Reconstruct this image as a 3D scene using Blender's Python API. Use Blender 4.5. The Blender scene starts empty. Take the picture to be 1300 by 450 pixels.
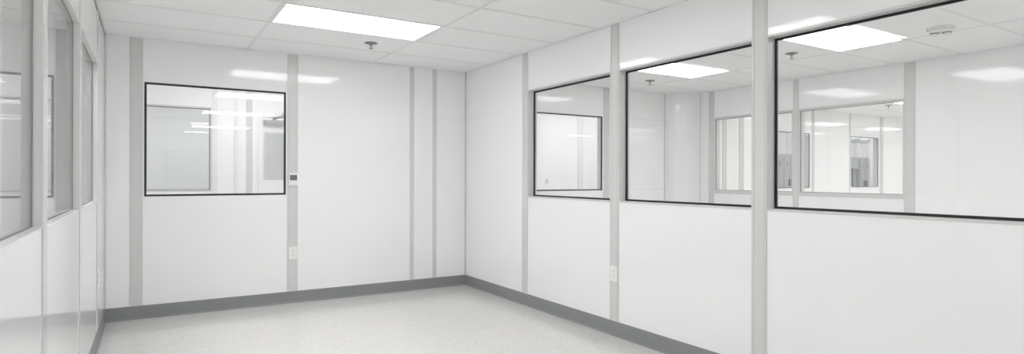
import bpy, bmesh, math, random
from mathutils import Vector, Matrix

scene = bpy.context.scene
C = scene.collection
R = math.radians
random.seed(4)

# ------------------------------------------------------------------ camera, world, exposure
cam_d = bpy.data.cameras.new('camera')
cam = bpy.data.objects.new('camera', cam_d)
C.objects.link(cam)
YAW = 0.5532
cam.matrix_world = (Matrix.Translation((-3.1848, -6.1947, 1.2717)) @ Matrix.Rotation(-YAW, 4, 'Z')
                    @ Matrix.Rotation(R(90), 4, 'X') @ Matrix.Rotation(0.0025, 4, 'Z'))
cam_d.sensor_width = 36.0
cam_d.lens = 748.1 / 1300 * 36.0
cam_d.clip_start = 0.02
scene.camera = cam

world = bpy.data.worlds.new('world')
scene.world = world
world.use_nodes = True
world.node_tree.nodes['Background'].inputs[0].default_value = (1, 1, 1, 1)
world.node_tree.nodes['Background'].inputs[1].default_value = 0.2

scene.view_settings.view_transform = 'Standard'
scene.view_settings.look = 'None'
scene.view_settings.gamma = 1.0
scene.view_settings.use_curve_mapping = False
scene.view_settings.exposure = 0.0
cy = scene.cycles
cy.max_bounces = 16
cy.diffuse_bounces = 14
cy.glossy_bounces = 6
cy.transparent_max_bounces = 32
cy.sample_clamp_indirect = 6.0
cy.use_denoising = True

LAMP = 8.7            # strength of a ceiling panel light in the rooms
H = 2.5               # ceiling height


# ------------------------------------------------------------------ materials
def new_mat(name):
    m = bpy.data.materials.new(name)
    m.use_nodes = True
    nt = m.node_tree
    return m, nt, nt.nodes['Principled BSDF']


def mat(name, col, rough=0.5, metal=0.0, spec=0.5, noise=0.0, nscale=8.0, bump=0.0, bscale=200.0):
    m, nt, p = new_mat(name)
    p.inputs['Base Color'].default_value = (*col, 1)
    p.inputs['Roughness'].default_value = rough
    p.inputs['Metallic'].default_value = metal
    p.inputs['Specular IOR Level'].default_value = spec
    tc = nt.nodes.new('ShaderNodeTexCoord')
    if noise > 0:
        n = nt.nodes.new('ShaderNodeTexNoise')
        n.inputs['Scale'].default_value = nscale
        n.inputs['Detail'].default_value = 3
        nt.links.new(tc.outputs['Object'], n.inputs['Vector'])
        r = nt.nodes.new('ShaderNodeValToRGB')
        r.color_ramp.elements[0].position = 0.3
        r.color_ramp.elements[1].position = 0.7
        r.color_ramp.elements[0].color = (*[c * (1 - noise) for c in col], 1)
        r.color_ramp.elements[1].color = (*[min(1, c * (1 + noise)) for c in col], 1)
        nt.links.new(n.outputs['Fac'], r.inputs['Fac'])
        nt.links.new(r.outputs['Color'], p.inputs['Base Color'])
    if bump > 0:
        n2 = nt.nodes.new('ShaderNodeTexNoise')
        n2.inputs['Scale'].default_value = bscale
        n2.inputs['Detail'].default_value = 2
        nt.links.new(tc.outputs['Object'], n2.inputs['Vector'])
        b = nt.nodes.new('ShaderNodeBump')
        b.inputs['Strength'].default_value = bump
        b.inputs['Distance'].default_value = 0.002
        nt.links.new(n2.outputs['Fac'], b.inputs['Height'])
        nt.links.new(b.outputs['Normal'], p.inputs['Normal'])
    return m


def glass_mat(name, tint=(0.972, 0.975, 0.974)):
    m = bpy.data.materials.new(name)
    m.use_nodes = True
    nt = m.node_tree
    nt.nodes.clear()
    out = nt.nodes.new('ShaderNodeOutputMaterial')
    tr = nt.nodes.new('ShaderNodeBsdfTransparent')
    tr.inputs[0].default_value = (*tint, 1)
    gl = nt.nodes.new('ShaderNodeBsdfGlossy')
    gl.inputs['Roughness'].default_value = 0.0
    geo = nt.nodes.new('ShaderNodeNewGeometry')
    dot = nt.nodes.new('ShaderNodeVectorMath')
    dot.operation = 'DOT_PRODUCT'
    nt.links.new(geo.outputs['Normal'], dot.inputs[0])
    nt.links.new(geo.outputs['Incoming'], dot.inputs[1])

    def mth(op, a, b=None):
        n = nt.nodes.new('ShaderNodeMath')
        n.operation = op
        for i, v in enumerate((a, b)):
            if v is None:
                continue
            if isinstance(v, (int, float)):
                n.inputs[i].default_value = v
            else:
                nt.links.new(v, n.inputs[i])
        return n.outputs[0]
    c = mth('ABSOLUTE', dot.outputs['Value'])
    f = mth('POWER', mth('SUBTRACT', 1.0, c), 5.0)
    f = mth('ADD', mth('MULTIPLY', f, 0.96), 0.042)
    mix = nt.nodes.new('ShaderNodeMixShader')
    nt.links.new(f, mix.inputs[0])
    nt.links.new(tr.outputs[0], mix.inputs[1])
    nt.links.new(gl.outputs[0], mix.inputs[2])
    nt.links.new(mix.outputs[0], out.inputs[0])
    return m


def emit_mat(name, strength, col=(1, 1, 1)):
    m, nt, p = new_mat(name)
    p.inputs['Base Color'].default_value = (0.8, 0.8, 0.8, 1)
    p.inputs['Emission Color'].default_value = (*col, 1)
    p.inputs['Emission Strength'].default_value = strength
    return m


def floor_mat():
    m, nt, p = new_mat('speckled_vinyl_floor')
    tc = nt.nodes.new('ShaderNodeTexCoord')
    n = nt.nodes.new('ShaderNodeTexVoronoi')
    n.inputs['Scale'].default_value = 70
    nt.links.new(tc.outputs['Object'], n.inputs['Vector'])
    r = nt.nodes.new('ShaderNodeValToRGB')
    e = r.color_ramp.elements
    e[0].position = 0.0
    e[0].color = (0.60, 0.592, 0.575, 1)
    e[1].position = 1.0
    e[1].color = (0.72, 0.712, 0.695, 1)
    x = r.color_ramp.elements.new(0.12)
    x.color = (0.675, 0.667, 0.65, 1)
    sep = nt.nodes.new('ShaderNodeSeparateColor')
    nt.links.new(n.outputs['Color'], sep.inputs[0])
    nt.links.new(sep.outputs[0], r.inputs['Fac'])
    n2 = nt.nodes.new('ShaderNodeTexNoise')
    n2.inputs['Scale'].default_value = 9
    n2.inputs['Detail'].default_value = 6
    nt.links.new(tc.outputs['Object'], n2.inputs['Vector'])
    mx = nt.nodes.new('ShaderNodeMix')
    mx.data_type = 'RGBA'
    mx.blend_type = 'MULTIPLY'
    mx.inputs['Factor'].default_value = 0.08
    nt.links.new(r.outputs['Color'], mx.inputs[6])
    nt.links.new(n2.outputs['Fac'], mx.inputs[7])
    nt.links.new(mx.outputs[2], p.inputs['Base Color'])
    p.inputs['Roughness'].default_value = 0.14
    p.inputs['Specular IOR Level'].default_value = 0.5
    b = nt.nodes.new('ShaderNodeBump')
    b.inputs['Strength'].default_value = 0.08
    b.inputs['Distance'].default_value = 0.001
    nt.links.new(n2.outputs['Fac'], b.inputs['Height'])
    nt.links.new(b.outputs['Normal'], p.inputs['Normal'])
    return m


M = {
    'panel': mat('white_wall_panel', (0.905, 0.905, 0.91), 0.065, noise=0.004, nscale=1.5),
    'panel_grey': mat('grey_wall_panel', (0.80, 0.81, 0.81), 0.3),
    'post': mat('grey_metal_batten', (0.67, 0.67, 0.665), 0.20, 0.0, noise=0.02, nscale=3),
    'post_pale': mat('pale_metal_batten', (0.80, 0.80, 0.79), 0.3),
    'frame': mat('light_aluminium_frame', (0.66, 0.66, 0.655), 0.3, 0.0),
    'gasket': mat('black_rubber_gasket', (0.012, 0.014, 0.014), 0.5),
    'gasket_grey': mat('grey_rubber_gasket', (0.25, 0.255, 0.25), 0.5),
    'base': mat('grey_vinyl_baseboard', (0.255, 0.265, 0.265), 0.42, noise=0.03, nscale=4),
    'tile': mat('white_ceiling_tile', (0.92, 0.92, 0.92), 0.6, noise=0.01, nscale=30),
    'grid': mat('ceiling_grid_metal', (0.82, 0.82, 0.82), 0.45),
    'floor': floor_mat(),
    'glass': glass_mat('clear_glass'),
    'lamp': emit_mat('lit_diffuser', LAMP),
    'white': mat('white_plastic', (0.82, 0.82, 0.81), 0.35),
    'white_metal': mat('white_painted_metal', (0.85, 0.85, 0.84), 0.35),
    'chrome': mat('brushed_chrome', (0.27, 0.265, 0.26), 0.3, 0.8),
    'dark': mat('dark_slot', (0.08, 0.08, 0.08), 0.5),
    'screen': mat('grey_display', (0.17, 0.18, 0.18), 0.25),
    'red': mat('red_plastic', (0.55, 0.10, 0.08), 0.4),
    'cabinet': mat('grey_painted_steel', (0.50, 0.52, 0.525), 0.4),
    'alu': mat('satin_aluminium', (0.5, 0.5, 0.5), 0.35, 0.7),
}


# ------------------------------------------------------------------ helpers
def box(bm, x0, x1, y0, y1, z0, z1, bev=0.0):
    x0, x1 = sorted((x0, x1)); y0, y1 = sorted((y0, y1)); z0, z1 = sorted((z0, z1))
    v = [bm.verts.new(p) for p in ((x0, y0, z0), (x1, y0, z0), (x1, y1, z0), (x0, y1, z0),
                                   (x0, y0, z1), (x1, y0, z1), (x1, y1, z1), (x0, y1, z1))]
    fs = [bm.faces.new([v[i] for i in q]) for q in ((0, 3, 2, 1), (4, 5, 6, 7), (0, 1, 5, 4), (1, 2, 6, 5), (2, 3, 7, 6), (3, 0, 4, 7))]
    if bev > 0:
        es = set(e for f in fs for e in f.edges)
        bmesh.ops.bevel(bm, geom=list(es), offset=bev, segments=2, affect='EDGES', profile=0.6)


def cyl(bm, p0, p1, r0, r1=None, n=20):
    r1 = r0 if r1 is None else r1
    p0, p1 = Vector(p0), Vector(p1)
    d = (p1 - p0)
    q = d.to_track_quat('Z', 'Y').to_matrix().to_4x4()
    mt = Matrix.Translation((p0 + p1) / 2) @ q
    bmesh.ops.create_cone(bm, cap_ends=True, segments=n, radius1=r0, radius2=r1, depth=d.length, matrix=mt)


def lathe(bm, prof, n=28, c=(0, 0)):
    rings = []
    for r, z in prof:
        if r < 1e-5:
            rings.append([bm.verts.new((c[0], c[1], z))])
        else:
            rings.append([bm.verts.new((c[0] + r * math.cos(2 * math.pi * i / n), c[1] + r * math.sin(2 * math.pi * i / n), z)) for i in range(n)])
    for a, b in zip(rings, rings[1:]):
        for i in range(n):
            j = (i + 1) % n
            if len(a) == 1 and len(b) == 1:
                continue
            if len(a) == 1:
                bm.faces.new((a[0], b[j], b[i]))
            elif len(b) == 1:
                bm.faces.new((a[i], a[j], b[0]))
            else:
                bm.faces.new((a[i], a[j], b[j], b[i]))
    bmesh.ops.recalc_face_normals(bm, faces=bm.faces[:])


def sweep(bm, pts, r, n=10):
    pts = [Vector(p) for p in pts]
    rings = []
    for i, p in enumerate(pts):
        d = (pts[min(i + 1, len(pts) - 1)] - pts[max(i - 1, 0)]).normalized()
        q = d.to_track_quat('Z', 'Y').to_matrix()
        rings.append([bm.verts.new(p + q @ Vector((r * math.cos(2 * math.pi * k / n), r * math.sin(2 * math.pi * k / n), 0))) for k in range(n)])
    for a, b in zip(rings, rings[1:]):
        for k in range(n):
            bm.faces.new((a[k], a[(k + 1) % n], b[(k + 1) % n], b[k]))
    bm.faces.new(rings[0][::-1]); bm.faces.new(rings[-1])


def obj(name, bm, m, parent=None, smooth=False):
    me = bpy.data.meshes.new(name)
    bm.to_mesh(me); bm.free()
    me.materials.append(m)
    if smooth:
        for p in me.polygons:
            p.use_smooth = True
    o = bpy.data.objects.new(name, me)
    C.objects.link(o)
    if parent is not None:
        o.parent = parent
    return o


def struct(name, bm, m, parent=None, smooth=False):
    o = obj(name, bm, m, parent, smooth)
    if parent is None:
        o['kind'] = 'structure'
    return o


def thing(name, label, cat, loc=(0, 0, 0), rz=0.0, group=None):
    o = bpy.data.objects.new(name, None)
    o.empty_display_size = 0.1
    C.objects.link(o)
    o.location = loc
    o.rotation_euler = (0, 0, rz)
    o['label'] = label
    o['category'] = cat
    if group:
        o['group'] = group
    return o


def dup(root, loc, rz=None, label=None, group=None):
    r = root.copy(); C.objects.link(r); r.location = loc
    if rz is not None:
        r.rotation_euler = (0, 0, rz)
    if label:
        r['label'] = label
    if group:
        r['group'] = group
    elif 'group' in r:
        del r['group']
    for ch in list(root.children):
        c = ch.copy(); C.objects.link(c); c.parent = r
        for g in ch.children:
            d = g.copy(); C.objects.link(d); d.parent = c
    return r


cnt = {'trim': 0, 'window': 0, 'baseboard': 0, 'door': 0}


def nxt(k):
    cnt[k] += 1
    return f'{k}_{cnt[k]}'


def P(ax, n, u, z):
    """n = coordinate across the wall, u = along it"""
    return (n, u, z) if ax == 'x' else (u, n, z)


def wbox(bm, ax, n0, n1, u0, u1, z0, z1, bev=0):
    if ax == 'x':
        box(bm, n0, n1, u0, u1, z0, z1, bev)
    else:
        box(bm, u0, u1, n0, n1, z0, z1, bev)


def wall(name, ax, n0, n1, u0, u1, openings=(), z0=0.0, z1=H + 0.08, m='panel'):
    bm = bmesh.new()
    cur = u0
    for (a, b, za, zb) in sorted(openings):
        if a > cur:
            wbox(bm, ax, n0, n1, cur, a, z0, z1)
        if za > z0:
            wbox(bm, ax, n0, n1, a, b, z0, za)
        wbox(bm, ax, n0, n1, a, b, zb, z1)
        cur = b
    if cur < u1:
        wbox(bm, ax, n0, n1, cur, u1, z0, z1)
    return struct(name, bm, M[m])


def ring(bm, ax, n0, n1, u0, u1, z0, z1, w):
    wbox(bm, ax, n0, n1, u0, u1, z0, z0 + w)
    wbox(bm, ax, n0, n1, u0, u1, z1 - w, z1)
    wbox(bm, ax, n0, n1, u0, u0 + w, z0 + w, z1 - w)
    wbox(bm, ax, n0, n1, u1 - w, u1, z0 + w, z1 - w)


def window(ax, n0, n1, ng, u0, u1, z0, z1, lin=0.004, gw=0.015, gasket='gasket', gd=0.010, lip=0.003, flange=0.0, lean=0.0):
    """n0..n1 wall faces, ng plane of the glass"""
    w = bpy.data.objects.new(nxt('window'), None)
    C.objects.link(w)
    w['kind'] = 'structure'
    lo, hi = sorted((n0, n1))
    bm = bmesh.new()
    ring(bm, ax, lo - lip, hi + lip, u0, u1, z0, z1, lin)
    if flange:
        for (a, b) in ((lo - 0.006, lo), (hi, hi + 0.006)):
            ring(bm, ax, a, b, u0 - flange, u1 + flange, z0 - flange, z1 + flange, flange)
    obj('window_frame', bm, M['frame'], w)
    bm = bmesh.new()
    ring(bm, ax, ng - gd, ng + gd, u0 + lin, u1 - lin, z0 + lin, z1 - lin, gw)
    obj('gasket', bm, M[gasket], w)
    bm = bmesh.new()
    wbox(bm, ax, ng - 0.003, ng + 0.003, u0 + lin + 0.002, u1 - lin - 0.002, z0 + lin + 0.002, z1 - lin - 0.002)
    for v in bm.verts:          # the pane sits a touch out of plumb in its gasket
        v.co[0 if ax == 'x' else 1] -= lean * (v.co.z - (z0 + z1) / 2)
    obj('glass_pane', bm, M['glass'], w)
    return w


def post(ax, face, side, u0, u1, z0=0.0, z1=H, t=0.006, m='post', groove=True):
    """flat batten on a wall face; side = +-1 direction it stands proud"""
    bm = bmesh.new()
    wbox(bm, ax, face - side * 0.001, face + side * t, u0, u1, z0, z1, 0.0012)
    if groove and (u1 - u0) > 0.07:
        w = u1 - u0
        for s in (0.0, 1.0):
            a = u0 + w * 0.13 if s == 0 else u1 - w * 0.13 - 0.004
            wbox(bm, ax, face + side * (t - 0.0005), face + side * (t + 0.0025), a, a + 0.004, z0, z1)
    return struct(nxt('trim'), bm, M[m])


def baseboard(name, ax, face, side, u0, u1):
    prof = [(0.0, 0.0), (0.016, 0.0), (0.016, 0.002), (0.010, 0.006), (0.006, 0.014), (0.0045, 0.024), (0.0045, 0.114), (0.003, 0.1175), (0.0, 0.118)]
    bm = bmesh.new()
    ends = []
    for u in (u0, u1):
        ends.append([bm.verts.new(P(ax, face + side * a, u, z)) for a, z in prof])
    n = len(prof)
    for i in range(n):
        j = (i + 1) % n
        bm.faces.new((ends[0][i], ends[0][j], ends[1][j], ends[1][i]))
    bm.faces.new(ends[0][::-1]); bm.faces.new(ends[1])
    bmesh.ops.recalc_face_normals(bm, faces=bm.faces[:])
    return struct(name, bm, M['base'])


# ------------------------------------------------------------------ floor
Y_END = -12.5
XL, XR = -5.6, 14.0
bm = bmesh.new(); box(bm, XL - 0.2, XR + 0.2, Y_END - 0.2, 4.8, -0.1, 0.0)
struct('floor', bm, M['floor'])


# ------------------------------------------------------------------ ceilings: lay-in tiles in a metal grid
def ceiling(name, x0, x1, y0, y1, gx, gy, px, py, lamps, w=0.020, rec=0.0035):
    """gx, gy: a grid line in x and y; px, py the pitch; lamps: set of cells (i, j) left open"""
    xs = [x0] + [gx + k * px for k in range(-40, 40) if x0 + 0.06 < gx + k * px < x1 - 0.06] + [x1]
    ys = [y0] + [gy + k * py for k in range(-40, 60) if y0 + 0.06 < gy + k * py < y1 - 0.06] + [y1]
    bm = bmesh.new()
    for a, b in zip(xs, xs[1:]):
        for c, d in zip(ys, ys[1:]):
            cxm, cym = (a + b) / 2, (c + d) / 2
            if any(abs(cxm - lx) < px * 0.3 and abs(cym - ly) < py * 0.3 for lx, ly in lamps):
                continue
            box(bm, a, b, c, d, H + rec, H + 0.03)
    box(bm, x0, x1, y0, y1, H + 0.06, H + 0.08)
    struct(name, bm, M['tile'])
    bm = bmesh.new()
    for x in xs[1:-1]:
        box(bm, x - w / 2, x + w / 2, y0, y1, H, H + rec + 0.001)
    for y in ys[1:-1]:
        for a, b in zip(xs, xs[1:]):
            box(bm, a + (w / 2 if a != x0 else 0), b - (w / 2 if b != x1 else 0), y - w / 2, y + w / 2, H, H + rec + 0.001)
    # wall angle
    box(bm, x0, x1, y1 - 0.018, y1, H, H + rec + 0.001)
    box(bm, x0, x1, y0, y0 + 0.018, H, H + rec + 0.001)
    box(bm, x0, x0 + 0.018, y0 + 0.018, y1 - 0.018, H, H + rec + 0.001)
    box(bm, x1 - 0.018, x1, y0 + 0.018, y1 - 0.018, H, H + rec + 0.001)
    struct(nxt('trim'), bm, M['grid'])


def make_light(px, py, loc, label, lampmat, group=None):
    t = thing('ceiling_light', label, 'ceiling light', loc, 0, group)
    bm = bmesh.new()
    w = 0.022
    hx, hy = px / 2 - 0.004, py / 2 - 0.004
    ring_pts = ((-hx, hx, -hy, -hy + w), (-hx, hx, hy - w, hy), (-hx, -hx + w, -hy + w, hy - w), (hx - w, hx, -hy + w, hy - w))
    for a in ring_pts:
        box(bm, *a, 0.0012, 0.05)
    box(bm, -hx, hx, -hy, hy, 0.05, 0.056)
    obj('frame', bm, M['white_metal'], t)
    bm = bmesh.new()
    box(bm, -hx + w, hx - w, -hy + w, hy - w, 0.004, 0.007)
    obj('diffuser', bm, lampmat, t)
    return t


A_GX, A_GY, A_PX, A_PY = -1.125, -0.570, 1.245, 0.617
a_x = A_GX - A_PX / 2
a_rows = [A_GY - A_PY * (k + 0.5) for k in (1, 4, 8, 13)]
a_lamps = [(a_x, y) for y in a_rows]
ceiling('ceiling', -3.507, 0.0, Y_END, 0.0, A_GX, A_GY, A_PX, A_PY, a_lamps)

B_GX, B_GY, B_PX, B_PY = 2.55, -1.130, 1.235, 0.612
b_lamps = [(B_GX - B_PX / 2, B_GY - B_PY * (k + 0.5)) for k in (0, 3, 6, 9, 12, 15)]
ceiling('ceiling_2', 0.10, 3.68, Y_END, 0.0, B_GX, B_GY, B_PX, B_PY, b_lamps)

C_GX, C_GY = 8.20, -1.24
c_lamps = [(C_GX + 1.235 * (i + 0.5), C_GY - 0.612 * (k + 0.5)) for i in (-3, -1, 1, 3) for k in (0, 3, 6, 10)]
ceiling('ceiling_3', 3.78, XR, Y_END, 0.0, C_GX, C_GY, 1.235, 0.612, c_lamps)

f_lamps = [(-4.6, -1.5 - 0.612 * k) for k in (0, 7, 14)]
ceiling('ceiling_4', XL, -3.61, Y_END, 0.0, -4.6 + 0.6175, -1.5 + 0.306, 1.235, 0.612, f_lamps)

e_lamps = [(x, 0.92) for x in (-4.6 + 2.47 * k for k in range(0, 8))]
ceiling('ceiling_5', XL, XR, 0.1, 1.75, -4.6 + 0.6175, 0.92 + 0.306, 1.235, 0.612, e_lamps)

g_lamps = [(-3.4, 3.4), (-2.165, 3.4)]
ceiling('ceiling_6', XL, -1.2, 1.85, 4.5, -3.4 + 0.6175, 3.4 + 0.306, 1.235, 0.612, g_lamps)

# ------------------------------------------------------------------ walls
ZB, ZT = 1.070, 2.132
# right wall of the room (x 0 .. 0.10), windows between posts
RW = [(-2.555, -1.335), (-3.870, -2.657), (-5.262, -3.974), (-6.505, -5.364)]
RW = [(a - 0.009, b + 0.009) for a, b in RW]
wall('wall_right', 'x', 0.0, 0.10, Y_END, 0.0, [(a, b, ZB, ZT) for a, b in RW])
for a, b in RW:
    window('x', 0.0, 0.10, 0.070, a, b, ZB, ZT, lin=0.013, gw=0.014, gd=0.006)
# back wall (y 0 .. 0.10) running behind every room
BWIN = [(-3.218, -2.012, 1.086, 2.116), (0.880, 2.090, 1.090, 2.104)]
CWIN = [(5.700, 6.925, 1.085, 2.075), (8.262, 9.275, 1.085, 2.075)]
wall('wall_back', 'y', 0.0, 0.10, XL, XR, BWIN + CWIN)
window('y', 0.0, 0.10, 0.006, *BWIN[0], gw=0.017, gd=0.007, lean=-0.0056)
window('y', 0.0, 0.10, 0.006, *BWIN[1], gw=0.016, gd=0.007)
for w in CWIN:
    window('y', 0.0, 0.10, 0.006, *w, gw=0.016, gd=0.007, gasket='gasket_grey')
# left wall (x -3.507 .. -3.61)
LW = [(-2.105, -0.885), (-3.425, -2.205), (-4.745, -3.525), (-6.065, -4.845)]
wall('wall_left', 'x', -3.61, -3.507, Y_END, 0.0, [(a, b, 1.086, 2.112) for a, b in LW])
for a, b in LW:
    w = window('x', -3.507, -3.61, -3.5375, a, b, 1.086, 2.112, lin=0.004, gw=0.005, gd=0.0042, gasket='gasket_grey')
wall('wall_rear', 'y', Y_END - 0.1, Y_END, XL, XR, [(-2.75, -1.75, 1.086, 2.112)])
window('y', Y_END - 0.1, Y_END, Y_END - 0.05, -2.75, -1.75, 1.086, 2.112)
wall('wall_behind_rear', 'y', Y_END - 0.24, Y_END - 0.2, XL, XR, m='panel_grey')
# far side of the neighbouring room (x 3.68 .. 3.78)
FW = [(-1.765, -0.565), (-3.040, -1.845)]
wall('wall_neighbor_right', 'x', 3.68, 3.78, Y_END, 0.0, [(a, b, 1.080, 2.110) for a, b in FW])
for a, b in FW:
    window('x', 3.68, 3.78, 3.700, a, b, 1.080, 2.110, lin=0.012, gw=0.006, gd=0.004, gasket='gasket_grey')
wall('wall_outer_left', 'x', XL - 0.1, XL, Y_END, 4.6)
wall('wall_outer_right', 'x', XR, XR + 0.1, Y_END, 4.6)
# far side of the corridor behind the back wall (y 1.75 .. 1.85)
EWIN = [(-3.745, -2.530, 1.086, 2.105)]
DOOR = (-1.985, -1.045, 0.0, 2.045)
wall('wall_corridor', 'y', 1.75, 1.85, XL, XR, EWIN + [DOOR])
window('y', 1.75, 1.85, 1.765, *EWIN[0], gw=0.010, gd=0.006, gasket='gasket_grey', lin=0.02)
wall('wall_far_back', 'y', 4.5, 4.6, XL, XR, m='panel_grey')
wall('wall_far_side', 'x', -1.2, -1.1, 1.85, 4.5, m='panel_grey')

# rounded corner panel of the neighbouring room
bm = bmesh.new()
N = 20
pts = []
for i in range(N + 1):
    a = R(4 + 86 * i / N)
    # quarter of a convex bulge between (3.28, 0) and (3.68, -0.30)
    pts.append((3.68 - 0.40 * math.sin(R(90) * (1 - i / N)) , -0.30 * math.cos(R(90) * (1 - i / N))))
pts = [(3.28, 0.0)] + [(3.68 - 0.40 * math.cos(R(90) * i / N), -0.31 * math.sin(R(90) * i / N)) for i in range(1, N + 1)]
lo = [bm.verts.new((x, y, 0)) for x, y in pts + [(3.68, 0.0)]]
hi = [bm.verts.new((x, y, H)) for x, y in pts + [(3.68, 0.0)]]
n = len(lo)
for i in range(n):
    j = (i + 1) % n
    f = bm.faces.new((lo[i], lo[j], hi[j], hi[i]))
bm.faces.new(lo[::-1]); bm.faces.new(hi)
bmesh.ops.recalc_face_normals(bm, faces=bm.faces[:])
struct('wall_neighbor_corner', bm, M['panel'])

# ------------------------------------------------------------------ battens over the panel joints
Z0 = 0.118
# room: back wall
post('y', 0.0, -1, -3.323, -3.226, Z0)
post('y', 0.0, -1, -2.001, -1.900, Z0)
post('y', 0.0, -1, -0.700, -0.652, Z0)
post('y', 0.0, -1, -0.424, -0.378, Z0)
# room: corners
post('y', 0.0, -1, -0.014, -0.0, Z0, t=0.014, groove=False)
post('y', 0.0, -1, -3.507, -3.495, Z0, t=0.012, groove=False)
# dark sealing strip between the left wall and the ceiling
bm = bmesh.new()
box(bm, -3.507, -3.502, Y_END, -0.012, H - 0.006, H)
struct(nxt('trim'), bm, M['gasket_grey'])
# room: right wall
for a, b in ((-1.335, -1.240), (-2.657, -2.555), (-3.974, -3.870), (-5.364, -5.262), (-6.607, -6.505), (-7.92, -7.82), (-9.24, -9.14), (-10.55, -10.45)):
    post('x', 0.0, -1, a, b, Z0)
    post('x', 0.10, 1, a, b, Z0)
# room: left wall
for a, b in ((-0.885, -0.785), (-2.205, -2.105), (-3.525, -3.425), (-4.845, -4.745), (-6.165, -6.065), (-7.48, -7.38), (-8.80, -8.70)):
    post('x', -3.507, 1, a, b, Z0, t=0.004, groove=False)
    post('x', -3.61, -1, a, b, Z0)
# room: rear wall
for a in (-2.85, -1.75, -0.5):
    post('y', Y_END, 1, a, a + 0.1, Z0)
# neighbouring room
post('y', 0.0, -1, 2.108, 2.210, Z0)
post('y', 0.0, -1, 0.775, 0.875, Z0)
post('y', 0.0, -1, 3.268, 3.288, Z0, groove=False)
for a, b in ((-0.560, -0.468), (-1.843, -1.770), (-3.150, -3.043)):
    post('x', 3.68, -1, a, b, Z0)
for a, b in ((-4.48, -4.43), (-5.80, -5.70), (-7.1, -7.0)):
    post('x', 3.68, -1, a, b, Z0)
post('x', 3.68, -1, -0.318, -0.308, Z0, groove=False)
# sill and head strips of the two windows in the far wall
for a, b in FW:
    for za, zb in ((1.045, 1.080), (2.110, 2.124)):
        bm = bmesh.new()
        box(bm, 3.672, 3.681, a - 0.003, b + 0.003, za, zb, 0.001)
        struct(nxt('trim'), bm, M['post'])
# third room
for a, b in ((4.556, 4.651), (4.961, 5.079), (6.984, 7.060), (8.208, 8.258), (9.330, 9.452)):
    post('y', 0.0, -1, a, b, Z0)
post('x', XR, -1, -2.0, -1.9, Z0)
post('x', XR, -1, -4.6, -4.5, Z0)
# corridor
for a, b in ((-2.525, -2.47), (-2.290, -2.245), (-2.150, -2.080), (-0.95, -0.85), (0.4, 0.5), (1.72, 1.82), (3.030, 3.146), (4.35, 4.45), (6.3, 6.4), (8.9, 9.0)):
    post('y', 1.75, -1, a, b, Z0, m='post' if -2.2 < a < -2.1 else 'post_pale')
post('y', 0.0, -1, -4.93, -4.83, Z0)

# ------------------------------------------------------------------ baseboards
baseboard('baseboard_back', 'y', 0.0, -1, -3.507, 0.0)
baseboard('baseboard_right', 'x', 0.0, -1, Y_END, 0.0)
baseboard('baseboard_left', 'x', -3.507, 1, Y_END, 0.0)
baseboard('baseboard_rear', 'y', Y_END, 1, -3.507, 0.0)
baseboard('baseboard_neighbor_left', 'x', 0.10, 1, Y_END, 0.0)
baseboard('baseboard_neighbor_back', 'y', 0.0, -1, 0.10, 3.28)
baseboard('baseboard_neighbor_right', 'x', 3.68, -1, Y_END, -0.31)
baseboard('baseboard_far_room', 'y', 0.0, -1, 3.78, XR)
baseboard('baseboard_left_corridor', 'x', -3.61, -1, Y_END, 0.0)
baseboard('baseboard_corridor_left', 'y', 1.75, -1, XL, DOOR[0] - 0.05)
baseboard('baseboard_corridor_right', 'y', 1.75, -1, DOOR[1] + 0.05, XR)

# ------------------------------------------------------------------ door in the corridor wall
d = bpy.data.objects.new('door_1', None); C.objects.link(d); d['kind'] = 'structure'
x0, x1, _, dz = DOOR
bm = bmesh.new()
for a, b in ((x0 - 0.03, x0 + 0.025), (x1 - 0.025, x1 + 0.03)):
    box(bm, a, b, 1.738, 1.85, 0, dz + 0.03)
box(bm, x0 + 0.025, x1 - 0.025, 1.738, 1.85, dz - 0.02, dz + 0.03)
obj('door_frame', bm, M['white_metal'], d)
bm = bmesh.new()
la, lb = x0 + 0.028, x1 - 0.028
gx0, gx1, gz0, gz1 = -1.925, -1.18, 1.245, 1.815
wbox(bm, 'y', 1.756, 1.80, la, gx0, 0.008, dz - 0.023)
wbox(bm, 'y', 1.756, 1.80, gx1, lb, 0.008, dz - 0.023)
wbox(bm, 'y', 1.756, 1.80, gx0, gx1, 0.008, gz0)
wbox(bm, 'y', 1.756, 1.80, gx0, gx1, gz1, dz - 0.023)
obj('door_leaf', bm, M['panel'], d)
bm = bmesh.new()
ring(bm, 'y', 1.750, 1.756, gx0 - 0.02, gx1 + 0.02, gz0 - 0.02, gz1 + 0.02, 0.025)
obj('vision_frame', bm, M['frame'], d)
bm = bmesh.new()
wbox(bm, 'y', 1.772, 1.778, gx0, gx1, gz0, gz1)
obj('glass_pane', bm, M['glass'], d)
bm = bmesh.new()
cyl(bm, (-1.13, 1.756, 1.0), (-1.13, 1.712, 1.0), 0.028)
sweep(bm, [(-1.13, 1.722, 1.0), (-1.17, 1.716, 1.0), (-1.25, 1.716, 1.0)], 0.009)
obj('door_handle', bm, M['chrome'], d, True)
# overhead closer: body and folding arm
bm = bmesh.new()
box(bm, -1.945, -1.700, 1.690, 1.756, 1.925, 1.985, 0.006)
cyl(bm, (-1.84, 1.728, 1.975), (-1.84, 1.728, 1.990), 0.016)
cl = obj('door_closer', bm, M['alu'], d)
bm = bmesh.new()
sweep(bm, [(-1.84, 1.728, 1.992), (-1.80, 1.60, 2.015), (-1.76, 1.50, 2.025)], 0.011)
sweep(bm, [(-1.76, 1.50, 2.040), (-1.66, 1.62, 2.045), (-1.57, 1.736, 2.050)], 0.011)
cyl(bm, (-1.76, 1.50, 2.01), (-1.76, 1.50, 2.06), 0.016)
obj('closer_arm', bm, M['alu'], cl, True)

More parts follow.
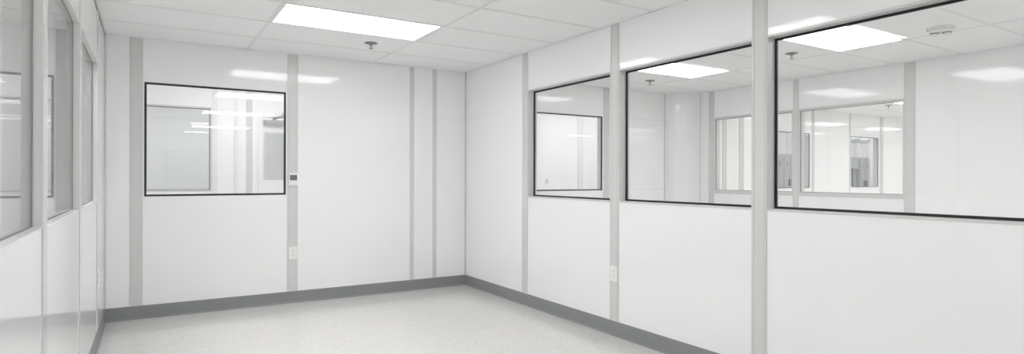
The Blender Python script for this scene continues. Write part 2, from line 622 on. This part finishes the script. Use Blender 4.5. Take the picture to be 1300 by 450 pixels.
# ------------------------------------------------------------------ ceiling lights
lampG = emit_mat('lit_diffuser_dim', LAMP * 0.75)
lampE = emit_mat('lit_diffuser_corridor', LAMP * 0.68)
lampF = emit_mat('lit_diffuser_side_corridor', LAMP * 1.4)
lampB = emit_mat('lit_diffuser_neighbor', LAMP * 0.84)
L0 = make_light(A_PX, A_PY, (a_x, a_rows[0], H), 'wide lit ceiling panel light in the near room, above the sprinkler', M['lamp'])
for y in a_rows[1:]:
    dup(L0, (a_x, y, H), label='rectangular lit ceiling panel light, seen only as a streak in the glass', group='lights further back in the near room')
B0 = make_light(B_PX, B_PY, (*b_lamps[0], H), 'lit ceiling panel light seen through the middle right-wall window', lampB)
dup(B0, (*b_lamps[1], H), label='lit ceiling panel light seen through the nearest, largest right-wall window')
for p in b_lamps[2:]:
    dup(B0, (*p, H), label='ceiling panel light further back in the neighbouring room', group='lights further back in the neighbouring room')
for i, p in enumerate(c_lamps):
    if i == 4:
        dup(B0, (*p, H), label='sliver of a lit panel light in the far room, beside the tiny sprinkler')
    else:
        dup(B0, (*p, H), label='ceiling panel light of the far room beyond the neighbouring room', group='lights of the far room')
E0 = make_light(1.235, 0.612, (*e_lamps[0], H), 'ceiling panel light of the corridor behind the back wall', lampE, 'corridor lights')
for p in e_lamps[1:]:
    dup(E0, (*p, H), group='corridor lights')
F0 = make_light(1.235, 0.612, (*f_lamps[0], H), 'ceiling panel light of the corridor behind the left windows', lampF, 'side corridor lights')
for p in f_lamps[1:]:
    dup(F0, (*p, H), group='side corridor lights')
G0 = make_light(1.235, 0.612, (*g_lamps[0], H), 'ceiling panel light in the grey room beyond the corridor', lampG, 'grey room lights')
dup(G0, (*g_lamps[1], H), group='grey room lights')


# ------------------------------------------------------------------ sprinklers
def make_sprinkler(loc, label):
    t = thing('fire_sprinkler', label, 'sprinkler', loc)
    bm = bmesh.new()
    lathe(bm, [(0.0, 0.0), (0.058, 0.0), (0.060, -0.002), (0.056, -0.006), (0.030, -0.011), (0.022, -0.012), (0.0, -0.012)])
    obj('escutcheon', bm, M['chrome'], t, True)
    bm = bmesh.new()
    lathe(bm, [(0, -0.011), (0.013, -0.011), (0.013, -0.020), (0.009, -0.022), (0, -0.022)], 16)
    sweep(bm, [(-0.011, 0, -0.020), (-0.016, 0, -0.030), (-0.012, 0, -0.042), (0, 0, -0.050)], 0.0025, 8)
    sweep(bm, [(0.011, 0, -0.020), (0.016, 0, -0.030), (0.012, 0, -0.042), (0, 0, -0.050)], 0.0025, 8)
    obj('frame_arms', bm, M['chrome'], t)
    bm = bmesh.new()
    cyl(bm, (0, 0, -0.022), (0, 0, -0.050), 0.0028, n=10)
    obj('glass_bulb', bm, M['screen'], t)
    bm = bmesh.new()
    cyl(bm, (0, 0, -0.050), (0, 0, -0.0525), 0.017, n=16)
    for k in range(8):
        a = math.pi * k / 4
        c, s = math.cos(a), math.sin(a)
        v = [bm.verts.new(q) for q in ((0.012 * c - 0.003 * s, 0.012 * s + 0.003 * c, -0.0505), (0.022 * c - 0.003 * s, 0.022 * s + 0.003 * c, -0.052),
                                       (0.022 * c + 0.003 * s, 0.022 * s - 0.003 * c, -0.052), (0.012 * c + 0.003 * s, 0.012 * s - 0.003 * c, -0.0505))]
        w = [bm.verts.new(q.co + Vector((0, 0, -0.0015))) for q in v]
        bm.faces.new(v[::-1]); bm.faces.new(w)
        for i in range(4):
            j = (i + 1) % 4
            bm.faces.new((v[i], v[j], w[j], w[i]))
    obj('deflector', bm, M['chrome'], t)
    return t


S0 = make_sprinkler((-1.442, -0.898, H + 0.0035), 'small metal fire sprinkler under the ceiling tile beside the near room light')
dup(S0, (2.244, -0.736, H + 0.0035), label='metal fire sprinkler seen through the middle right-wall window')
dup(S0, (2.231, -2.685, H + 0.0035), label='metal fire sprinkler left of the light seen through the nearest right-wall window')
dup(S0, (7.453, -1.066, H + 0.0035), label='tiny fire sprinkler on the ceiling of the far room')

# ------------------------------------------------------------------ smoke alarm with strobe
t = thing('smoke_alarm', 'round white ceiling alarm with a red mark, seen through the nearest right-wall window', 'alarm', (2.34, -3.93, H + 0.0035), R(-67))
t.scale = (1.12, 1.12, 1.12)
bm = bmesh.new()
lathe(bm, [(0, 0), (0.090, 0), (0.092, -0.004), (0.090, -0.012), (0.0, -0.012)], 36)
obj('mounting_plate', bm, M['white'], t, True)
bm = bmesh.new()
lathe(bm, [(0.0, -0.012), (0.074, -0.012), (0.076, -0.020), (0.070, -0.030), (0.060, -0.034), (0, -0.034)], 36)
obj('housing', bm, M['white'], t, True)
bm = bmesh.new()
for s in (-1, 1):
    lathe(bm, [(0, -0.034), (0.026, -0.034), (0.027, -0.044), (0.020, -0.054), (0, -0.058)], 20, c=(0.036 * s, 0))
obj('sensor_domes', bm, M['white'], t, True)
bm = bmesh.new()
for s in (-1, 1):
    for k in range(20):
        a = 2 * math.pi * k / 20
        x, y = 0.036 * s + 0.0268 * math.cos(a), 0.0268 * math.sin(a)
        box(bm, x - 0.0022, x + 0.0022, y - 0.0022, y + 0.0022, -0.042, -0.036)
obj('vent_slots', bm, M['dark'], t)
bm = bmesh.new()
box(bm, -0.080, -0.045, -0.012, 0.012, -0.017, -0.011, 0.002)
obj('warning_mark', bm, M['red'], t)


# ------------------------------------------------------------------ outlets (built facing -y, at the wall face y = 0)
def make_outlet(loc, rz, label):
    t = thing('wall_outlet', label, 'outlet', loc, rz)
    bm = bmesh.new()
    box(bm, -0.041, 0.041, -0.006, 0, -0.062, 0.062, 0.003)
    obj('cover_plate', bm, M['white'], t)
    for s in (-1, 1):
        bm = bmesh.new()
        zc = s * 0.021
        cyl(bm, (0, -0.0045, zc), (0, -0.0082, zc), 0.0165, n=28)
        f = obj('socket', bm, M['white'], t)
        bm = bmesh.new()
        box(bm, -0.0075, -0.0053, -0.0088, -0.0080, zc - 0.002, zc + 0.008)
        box(bm, 0.0053, 0.0075, -0.0088, -0.0080, zc - 0.001, zc + 0.007)
        cyl(bm, (0, -0.0080, zc - 0.008), (0, -0.0088, zc - 0.008), 0.0026, n=12)
        obj('slots', bm, M['dark'], f)
    bm = bmesh.new()
    cyl(bm, (0, -0.0055, 0), (0, -0.0072, 0), 0.0032, n=12)
    obj('screw', bm, M['chrome'], t)
    return t


O0 = make_outlet((-1.945, -0.0065, 0.503), 0, 'white duplex outlet on the grey batten right of the back window')
# rz turns the face from -y to -x / +x
dup(O0, (-0.0065, -2.608, 0.498), R(-90), 'white duplex outlet on the right wall batten between the two smaller windows')
dup(O0, (-3.5025, -0.846, 0.503), R(90), 'white outlet seen edge-on, low on the left wall near the corner')

# ------------------------------------------------------------------ room monitor on the same batten
t = thing('wall_thermostat', 'white wall thermostat with a grey display, right of the back window', 'thermostat', (-1.947, -0.0065, 1.245))
bm = bmesh.new()
box(bm, -0.044, 0.044, -0.022, 0, -0.064, 0.062, 0.004)
obj('housing', bm, M['white'], t)
bm = bmesh.new()
box(bm, -0.034, 0.034, -0.0235, -0.021, -0.012, 0.042)
obj('display', bm, M['screen'], t)
bm = bmesh.new()
for k in range(3):
    box(bm, -0.028 + k * 0.021, -0.014 + k * 0.021, -0.0232, -0.0215, -0.040, -0.032, 0.001)
obj('buttons', bm, M['white'], t)

# light switch on the corridor wall
t = thing('light_switch', 'small white switch on the corridor wall, seen through the leftmost right-wall window', 'switch', (2.391, 1.75, 1.20))
bm = bmesh.new(); box(bm, -0.036, 0.036, -0.007, 0, -0.058, 0.058, 0.003); obj('cover_plate', bm, M['white'], t)
bm = bmesh.new(); box(bm, -0.016, 0.016, -0.011, -0.006, -0.032, 0.032, 0.002); obj('rocker', bm, M['alu'], t)


# ------------------------------------------------------------------ grey cabinets beyond the far room
def cabinet(loc, w, h, label, handle=1):
    t = thing('storage_cabinet', label, 'cabinet', loc)
    bm = bmesh.new()
    box(bm, 0, w, 0, 0.42, 0.06, h)
    box(bm, 0.02, w - 0.02, 0.03, 0.40, 0.0, 0.06)
    obj('body', bm, M['cabinet'], t)
    half = w / 2
    for s in (0, 1):
        bm = bmesh.new()
        box(bm, 0.012 + s * half, half - 0.006 + s * half, -0.018, 0.0, 0.09, h - 0.03, 0.003)
        dr = obj('door', bm, M['cabinet'], t)
        bm = bmesh.new()
        hx = half + (0.045 if s else -0.045)
        box(bm, hx - 0.012, hx + 0.012, -0.045, -0.018, h * 0.62, h * 0.62 + 0.14, 0.004)
        obj('handle', bm, M['dark'], dr)
        bm = bmesh.new()
        for k in range(5):
            box(bm, 0.08 + s * half, half - 0.08 + s * half, -0.020, -0.0175, h - 0.16 - k * 0.022, h - 0.152 - k * 0.022)
        obj('vent', bm, M['dark'], dr)
    return t


cabinet((7.20, 1.32, 0), 0.92, 1.77, 'tall grey steel cabinet farthest left, seen through the double panes of the far room')
cabinet((8.13, 1.32, 0), 0.42, 1.77, 'narrow tall grey steel cabinet with a lever, right of the other tall cabinet')
cabinet((10.42, 0.97, 0), 0.40, 1.73, 'grey steel cabinet right of the ducts behind the small window of the far room')


def duct(x, label):
    t = thing('exhaust_duct', label, 'duct', (x, 0.97, 0))
    bm = bmesh.new()
    lathe(bm, [(0, 1.735), (0.060, 1.735), (0.060, 2.045), (0, 2.045)], 24)
    obj('pipe', bm, M['white_metal'], t, False)
    bm = bmesh.new()
    lathe(bm, [(0, 2.045), (0.07, 2.045), (0.12, 2.08), (0.13, 2.13), (0.10, 2.19), (0.06, 2.21), (0, 2.21)], 24)
    for k in range(10):
        a = math.pi * k / 5
        cyl(bm, (0.12 * math.cos(a), 0.12 * math.sin(a), 2.07), (0.12 * math.cos(a), 0.12 * math.sin(a), 2.17), 0.008, n=8)
    obj('fan_housing', bm, M['cabinet'], t, False)
    bm = bmesh.new()
    lathe(bm, [(0, 2.21), (0.05, 2.21), (0.05, 2.502), (0, 2.502)], 20)
    obj('ceiling_pipe', bm, M['alu'], t)
    return t


t = thing('service_unit', 'low grey service unit under the left exhaust duct, behind the far room window', 'service unit', (10.20, 0.97, 0))
bm = bmesh.new()
box(bm, -0.18, 0.18, 0.0, 0.4, 1.50, 1.735, 0.008)
box(bm, -0.10, -0.02, 0.05, 0.35, 0, 1.50)
box(bm, 0.06, 0.16, 0.05, 0.35, 0, 1.50)
obj('body', bm, M['cabinet'], t)
bm = bmesh.new()
box(bm, -0.20, 0.20, -0.06, 0.42, 1.475, 1.50, 0.004)
obj('shelf', bm, M['alu'], t)
duct(10.18, 'left exhaust duct with a round fan head, behind the small window of the far room')
duct(10.60, 'right exhaust duct with a round fan head, above the grey cabinet beyond the far room')
t = thing('service_column', 'white service column right of the grey cabinet beyond the far room', 'column', (10.87, 1.02, 0))
bm = bmesh.new()
box(bm, -0.05, 0.05, 0.0, 0.12, 0, H, 0.004)
obj('body', bm, M['white_metal'], t)
bm = bmesh.new()
box(bm, -0.065, 0.065, -0.012, 0.13, 0, 0.06, 0.003)
obj('foot', bm, M['alu'], t)
